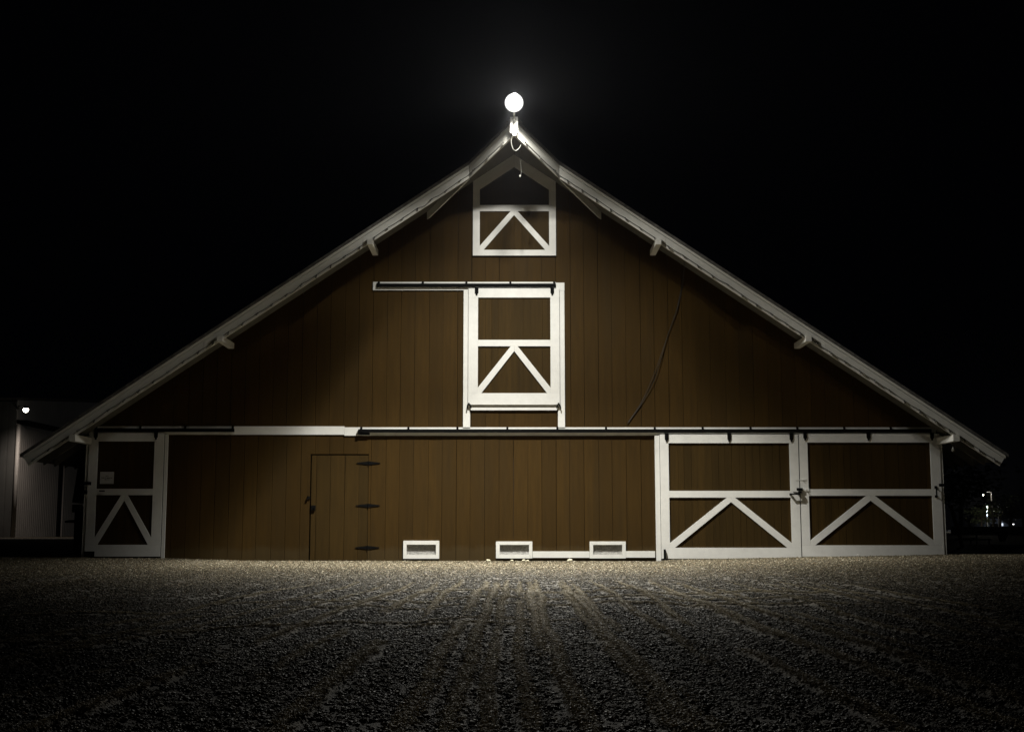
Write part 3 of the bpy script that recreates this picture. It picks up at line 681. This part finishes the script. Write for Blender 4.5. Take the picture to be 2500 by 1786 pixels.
# pale stones and leaves at the foot of the wall
for i, (px, py, r, lab) in enumerate(((1192, 1369, .045, 'leftmost small pale stone at the wall foot, left of the middle vent'), (1250, 1370.5, .035, 'small flat pale stone under the left part of the middle vent'),
        (1279, 1370.5, .045, 'left one of two touching pale stones under the middle vent'), (1287.5, 1370.5, .035, 'right one of two touching pale stones under the middle vent'), (1391, 1369, .062, 'largest pale stone, under the skirt board between two vents'), (2096, 1357, .05, 'small dark grey stone at the foot of the right sliding door'))):
    r *= .8; x = X(px, py, 25.85); bm = bmesh.new(); bmesh.ops.create_icosphere(bm, subdivisions=2, radius=1)
    for v_ in bm.verts: v_.co = v_.co * (1 + random.uniform(-.14, .14)); v_.co.x *= r * 1.3; v_.co.y *= r; v_.co.z *= r * .75
    me = bpy.data.meshes.new('stone'); bm.to_mesh(me); bm.free(); me.materials.append(M['stone'] if i < 5 else M['concrete'])
    o = bpy.data.objects.new('stone', me); C.objects.link(o); o.location = (x, 25.85, float(G(x, 25.85)) + r * .45); o.rotation_euler = (0, .2, i)
    tag(o, lab, 'stone', 'stones at the foot of the barn wall')

# ---------------- left background: metal shed with its lamp ----------------
sx0, sy0 = -31.0, 78.0; S_ = 78 / F
shed = empty('metal_shed', (sx0, sy0, 0), 'large pale corrugated metal shed standing behind the left side of the barn', 'shed')
mshed = plain('corrugated_metal', (.40, .38, .36), .6, .0, var=.12, scale=.6)
mshd2 = plain('shaded_metal_front', (.12, .12, .115), .6, .2, var=.2, scale=.6)  # same shed metal, darkened in colour for the front face in shade
def ribwall(y0, y1, z0f, z1f, name, m, pitch=.32, rib=.014, x=sx0):
    mb = MB(); y = y0
    while y < y1:
        q = min(y + pitch, y1); a = y + (q - y) * .35
        mb.hexa([(x, y, z0f), (x, a, z0f), (x, a, z1f(a)), (x, y, z1f(y))], [(x - .1, y, z0f), (x - .1, a, z0f), (x - .1, a, z1f(a)), (x - .1, y, z1f(y))])
        mb.hexa([(x - rib, a, z0f), (x - rib, q, z0f), (x - rib, q, z1f(q)), (x - rib, a, z1f(a))], [(x - .1, a, z0f), (x - .1, q, z0f), (x - .1, q, z1f(q)), (x - .1, a, z1f(a))]); y = q
    return mb.build(name, m, shed)
top = lambda y: 8.62 + (y - 78) * .09 if y < 100 else 10.6 - (y - 100) * .09
ribwall(78, 85.5, .0, lambda y: 7.15, 'side_wall', mshed); ribwall(86.6, 122, .0, lambda y: 7.15, 'side_wall', mshed)
ribwall(78, 122, 7.4, top, 'gable_wall', mshed, rib=.012)
MB().box(sx0 - .4, sx0 - .2, 85.5, 86.6, 0, 7.15).build('door_gap', M['dark'], shed)
MB().box(sx0 - .05, sx0 + .35, 78.5, 122, 7.12, 7.42).build('canopy_edge', M['iron'], shed)
MB().tube([(sx0 + .08, 77.95, 0), (sx0 + .08, 77.95, 7.1)], .13, 8).build('downpipe', mshed, shed, True)
mb = MB(); x = sx0 - .1
while x > sx0 - 20: mb.box(x - .45, x - .12, 78.0, 78.1, 0, 8.55); mb.box(x - .12, x, 78.03, 78.1, 0, 8.55); x -= .45
mb.build('front_wall', mshd2, shed)
mb = MB(); mb.prism([(77.8, 8.60), (100, 10.68), (122.2, 8.6), (122.2, 8.75), (100, 10.85), (77.8, 8.77)], sx0 - 20, sx0 + .1, axis='x'); mb.build('roof', M['shingle'], shed)
lx, ly, lz = X(63, 1000, 75.8), 75.8, Z(1000, 75.8)
wl = empty('wall_lamp', (sx0, 78, lz), 'small glaring lamp high on the corner of the metal shed', 'lamp')
MB().tube([(sx0, 78.0, lz + .25), (sx0 + .4, 77.0, lz + .35), (lx, ly, lz + .2)], .04).build('bracket', M['alu'], wl, True)
MB().lathe([(.0001, .22), (.1, .2), (.2, .1), (.2, .08), (.0001, .08)], (lx, ly, lz), 14).build('shade', M['alu'], wl, True)
MB().lathe([(.15, .08), (.17, 0), (.12, -.12), (.0001, -.17)], (lx, ly, lz), 14).build('lens', glow('warm_lamp', (1, .93, .78), 12), wl, True)
l = bpy.data.lights.new('shed_lamp_light', 'SPOT'); l.energy = 560; l.spot_size = math.radians(150); l.spot_blend = 1; l.shadow_soft_size = .1; l.color = (1, .86, .74)
o = bpy.data.objects.new('shed_lamp_light', l); C.objects.link(o); o.location = (lx + .1, ly, lz - .35); o.rotation_euler = Vector((.15, .25, -1)).to_track_quat('-Z', 'Y').to_euler()

# utility post beside the left corner of the barn
def at(px, py, Y): return P(px, py, Y)
up_ = empty('utility_post', (X(190, 1360, 28.0), 28.0, float(G(-9.7, 28))), 'black post with a switch box and lever beside the left corner of the barn', 'post')
xa, xb = X(182, 1300, 28), X(200, 1300, 28)
MB().box(xa, xb, 27.95, 28.15, -.1, Z(1235, 28)).build('post', M['iron'], up_)
x0, z0 = P(180, 1226, 28); x1, z1 = P(206, 1140, 28)
MB().prism([(x0, z0), (x1 - .03, z0 - .02), (x1, z1), (x0 + .09, z1)], 27.9, 28.2).build('cover', M['iron'], up_)
MB().box(X(180, 1240, 27.9), X(196, 1240, 27.9), 27.8, 27.94, Z(1250, 27.9), Z(1231, 27.9)).build('switch_box', M['iron'], up_)
MB().box(X(197, 1240, 27.85), X(200.5, 1240, 27.85), 27.80, 27.84, Z(1249, 27.85), Z(1230.5, 27.85)).build('strip', M['white'], up_)
MB().tube([(X(180, 1272, 27.9), 27.95, Z(1272, 27.9)), (X(168, 1272, 27.9), 27.9, Z(1272, 27.9)), (X(159, 1272, 27.9), 27.9, Z(1273, 27.9))], [.035, .03, .022], 8).build('lever', M['iron'], up_)

# ---------------- right background ----------------
def onx(px, Y): return (px - 1250) * Y / 3043 * 1.0 / (math.cos(TH) + 394 / 3043 * math.sin(TH)) if False else X(px, 1287, Y)
# low wall across the far field
lw = MB().box(35, 95, 100, 100.3, -.2, .70).box(35, 95, 99.95, 100.35, .70, .76)
tag(lw.build('low_wall', M['concrete']), 'long low concrete wall across the dark field to the right', 'wall')
# far house
hx0, hx1 = onx(2403, 300), onx(2462, 300)
hs = empty('house', ((hx0 + hx1) / 2, 300, 0), 'far pale blue lit building with a low curved gable behind the lamps', 'building')
mh = plain('pale_wall', (.6, .64, .72), .8, var=.1, scale=1)
pts_ = [(hx0, 0), (hx1, 0), (hx1, 1.5)] + [(hx0 + (hx1 - hx0) * t, 1.5 + 1.3 * (1 - (2 * abs(t - .45)) ** 2.2)) for t in np.linspace(.95, .05, 12)] + [(hx0, 1.9)]
MB().prism(pts_, 300, 306).build('wall', mh, hs)
MB().box(hx0 + 1.4, hx0 + 3.2, 299.7, 300, .0, 1.6).build('doorway', M['dark'], hs)
MB().box(hx0 + 4.0, hx0 + 4.5, 299.9, 300.02, 1.1, 1.7).build('window', glow('lit_window', (.8, .88, 1), 1.2), hs)
mb = MB(); mb.box(onx(2466, 330), onx(2496, 330), 330, 334, 0, 3.0)
ow = empty('outbuilding', (onx(2481, 330), 330, 0), 'long dim grey building to the right of the pale blue one', 'building')
mb.build('wall', plain('grey_wall', (.3, .31, .33), .8), ow); MB().box(onx(2465, 330), onx(2497, 330), 329.6, 334.4, 3.0, 3.25).build('roof', M['shingle'], ow)
def lamp(px, pyl, Y, e, lab, col=(1, 1, 1), s=12, r=.28, arm=.0, pole='white'):
    x, z = P(px, pyl, Y)
    lo_ = empty('street_lamp', (x + arm, Y, 0), lab, 'street lamp')
    MB().tube([(x + arm, Y, 0), (x + arm, Y, z + .3)] + ([(x, Y, z + .35)] if arm else []), .07 * max(1, Y / 150), 6).build('pole', M[pole], lo_, True)
    MB().lathe([(.0001, .25), (r * .7, .22), (r * 1.1, .08), (.0001, .07)], (x, Y, z), 12).build('shade', M['alu'], lo_, True)
    MB().lathe([(r, .07), (r * .9, -.05), (.0001, -r * .6)], (x, Y, z), 12).build('lens', glow('lamp_lens', col, s), lo_, True)
    if e: point('street_lamp_light', (x, Y - .1, z - r * .6 - .15), e, .15, col)
lamp(2400.7, 1206, 170, 1600, 'highest and brightest street lamp, right of the barn above the far building', (1, .95, .8), 14, .30, arm=1.1, pole='cable')
lamp(2408.6, 1235, 260, 8000, 'blue white street lamp on the bright pole before the pale building', (.75, .85, 1), 14, .2)
lamp(2424, 1249, 240, 1200, 'lowest and faintest of the three far street lamps', (1, .97, .85), 10, .28, arm=.0)
# bright mast pole at the right edge
x, z = P(2493, 1186, 60)
fp = MB().tube([(x, 60, z), (X(2499, 1290, 60), 60, 0)], .05, 8); tag(fp.build('flag_pole', M['white'], None, True), 'tall thin pale pole at the right edge of the photo', 'pole')
# diamond sign
x, z = P(2427, 1271, 220)
sg = empty('road_sign', (x, 220, 0), 'small diamond shaped road sign seen against the pale building', 'sign')
MB().tube([(x, 220, 0), (x, 220, z + .2)], .06, 6).build('post', M['alu'], sg)
MB().prism([(x - .38, z), (x, z - .38), (x + .38, z), (x, z + .38)], 219.85, 219.9).build('sign_plate', plain('yellow_sign', (.25, .2, .03), .6), sg)
# trees
leafm = plain('foliage', (.07, .09, .03), .7, var=.5, scale=3); barkm = plain('bark', (.3, .29, .27), .9, var=.3, scale=3); barkd = plain('dark_bark', (.1, .08, .06), .9)
def tree(px, Y, h, cr, lab, bark=barkm, dens=350, trunk=.16, lean=0, crown_z=.62, leaf=.16):
    x = onx(px, Y); rr = random.Random(int(px))
    t = empty('tree', (x, Y, 0), lab, 'tree', 'trees in the right background')
    mb = MB(); mb.tube([(x, Y, -.1), (x + lean * .3, Y, h * .3), (x + lean * .5, Y, h * .45)], [trunk, trunk * .8, trunk * .65], 7)
    tips = []
    for k in range(7):
        a = k * .9 + rr.random(); L = h * rr.uniform(.3, .5); el = rr.uniform(.5, 1.2)
        p0 = Vector((x + lean * .45, Y, h * rr.uniform(.34, .45))); p1 = p0 + Vector((math.cos(a) * math.cos(el), math.sin(a) * math.cos(el), math.sin(el))) * L * .5
        p2 = p1 + Vector((math.cos(a) * .6, math.sin(a) * .6, .7)) * L * .5
        mb.tube([p0, p1, p2], [trunk * .5, trunk * .3, trunk * .1], 5); tips += [p1, p2]
    mb.build('trunk', bark, t, True)
    cb = MB()
    cl = [p + Vector((rr.gauss(0, .3), rr.gauss(0, .3), rr.gauss(0, .25))) * cr for p in tips for _ in range(2)]
    for c_ in cl:
        for _ in range(dens // len(cl)):
            p = c_ + Vector((rr.gauss(0, .3), rr.gauss(0, .3), rr.gauss(0, .22))) * cr
            R = Matrix.Rotation(rr.uniform(0, 6.28), 3, 'Z') @ Matrix.Rotation(rr.uniform(0, 3.14), 3, 'X')
            s_ = leaf * rr.uniform(.6, 1.4); q = [p + R @ Vector(w_) * s_ for w_ in ((-1, 0, 0), (0, -.45, 0), (1, 0, .1), (0, .45, .1))]
            cb.add(q, [(0, 1, 2, 3)])
    cb.build('crown', leafm, t)
tree(2369, 140, 3.2, .9, 'small pale barked tree with sparse twigs, nearest the barn corner', barkm, 160, .2, -.3, leaf=.1)
tree(2397, 190, 4.6, 1.5, 'bushy tree glowing yellow green left of the bright blue lamp pole', barkd, 900, .18, leaf=.2)
tree(2440, 200, 6.5, 1.8, 'dark leaning tree between the road sign and the far building gable', barkd, 700, .2, .8, leaf=.2)
tree(2466, 150, 5.2, 1.9, 'broad dark tree before the right end of the pale building', barkd, 700, .25, .4, leaf=.2)
tree(2345, 120, 7.5, 3.2, 'tall black tree closest behind the right corner of the barn', barkd, 900, .25, .4, leaf=.3)
for px, py, Y, col, lab in ((2436, 1236, 250, (.9, .95, 1), 'small cool light right of the blue white lamp pole'), (2441.5, 1232.5, 260, (.8, .88, 1), 'tiny light just above and right of the small cool light'), (2423, 1229, 230, (1, .95, .85), 'tiny warm light above the road sign'), (2406, 1224.5, 230, (.8, .88, 1), 'tiny light under the highest street lamp'), (2474, 1279, 200, (1, 1, 1), 'low white light in front of the grey outbuilding')):
    lamp(px, py, Y, 0, lab, col, 2.5, .14, pole='alu')
# yard clutter
x, z = P(2322, 1236, 36)
o = MB().tube([(x, 36, z), (x + .12, 36, z - .5), (x + .3, 36, 0)], [.05, .06, .05], 7).box(x - .07, x + .05, 35.95, 36.05, z - .02, z + .05)
tag(o.build('stake', plain('rusty_iron', (.35, .13, .04), .8, var=.4), None), 'leaning rusty orange stake just right of the barn corner', 'stake')
x0, z = P(2367, 1317, 44); x1 = X(2420, 1317, 44)
br = empty('low_rail', ((x0 + x1) / 2, 44, .1), 'low white horizontal rail lying out in the dark yard right of the barn', 'rail')
MB().tube([(x0, 44, z), (x1, 44, z + .01)], .022, 6).build('bar', M['white'], br, True)
for t in (.08, .35, .92): MB().box(x0 + (x1 - x0) * t - .02, x0 + (x1 - x0) * t + .02, 44.03, 44.07, .05, z + (.28 if t == .35 else 0)).build('leg', M['alu'], br)
x0, z1 = P(2440, 1297, 42); x1, z0 = P(2461, 1321, 42)
bn = empty('planter', ((x0 + x1) / 2, 42, .1), 'tapered tan tub standing in the dark yard near the right edge', 'planter')
MB().prism([(x0 + .06, z0), (x0 + .14, z0), (x1, z1 - .05), (x0, z1 - .05)], 41.9, 42.2).build('tub', plain('tan_plastic', (.3, .24, .13), .7), bn)
MB().box(x0 - .02, x1 + .02, 41.88, 42.22, z1 - .05, z1).build('rim', M['concrete'], bn)
kb = MB().box(X(2424, 1338, 36), 40, 35.8, 36.1, -.1, float(G(15, 36)) + .07)  # pale box added to stand in for a lit strip of ground
tag(kb.build('lit_ground_strip', M['concrete']), 'low pale strip standing in for lit ground at the right edge', 'lit_ground_strip')
point('field_light', (18, 38, 4.2), 0, .1) if False else None

# ---------------- thin haze added for the lamp's halo ----------------
hm = bpy.data.materials.new('halo_haze'); hm.use_nodes = True; nt = hm.node_tree; nt.nodes.remove(nt.nodes['Principled BSDF'])
pv = nt.nodes.new('ShaderNodeVolumePrincipled'); pv.inputs['Color'].default_value = (.9, .92, 1, 1); pv.inputs['Density'].default_value = .00006; pv.inputs['Anisotropy'].default_value = .8
nt.links.new(pv.outputs[0], nt.nodes['Material Output'].inputs['Volume'])
hz__ = MB().box(-60, 60, -3, 340, -1.2, 14).build('haze', hm); hz__['kind'] = 'stuff'
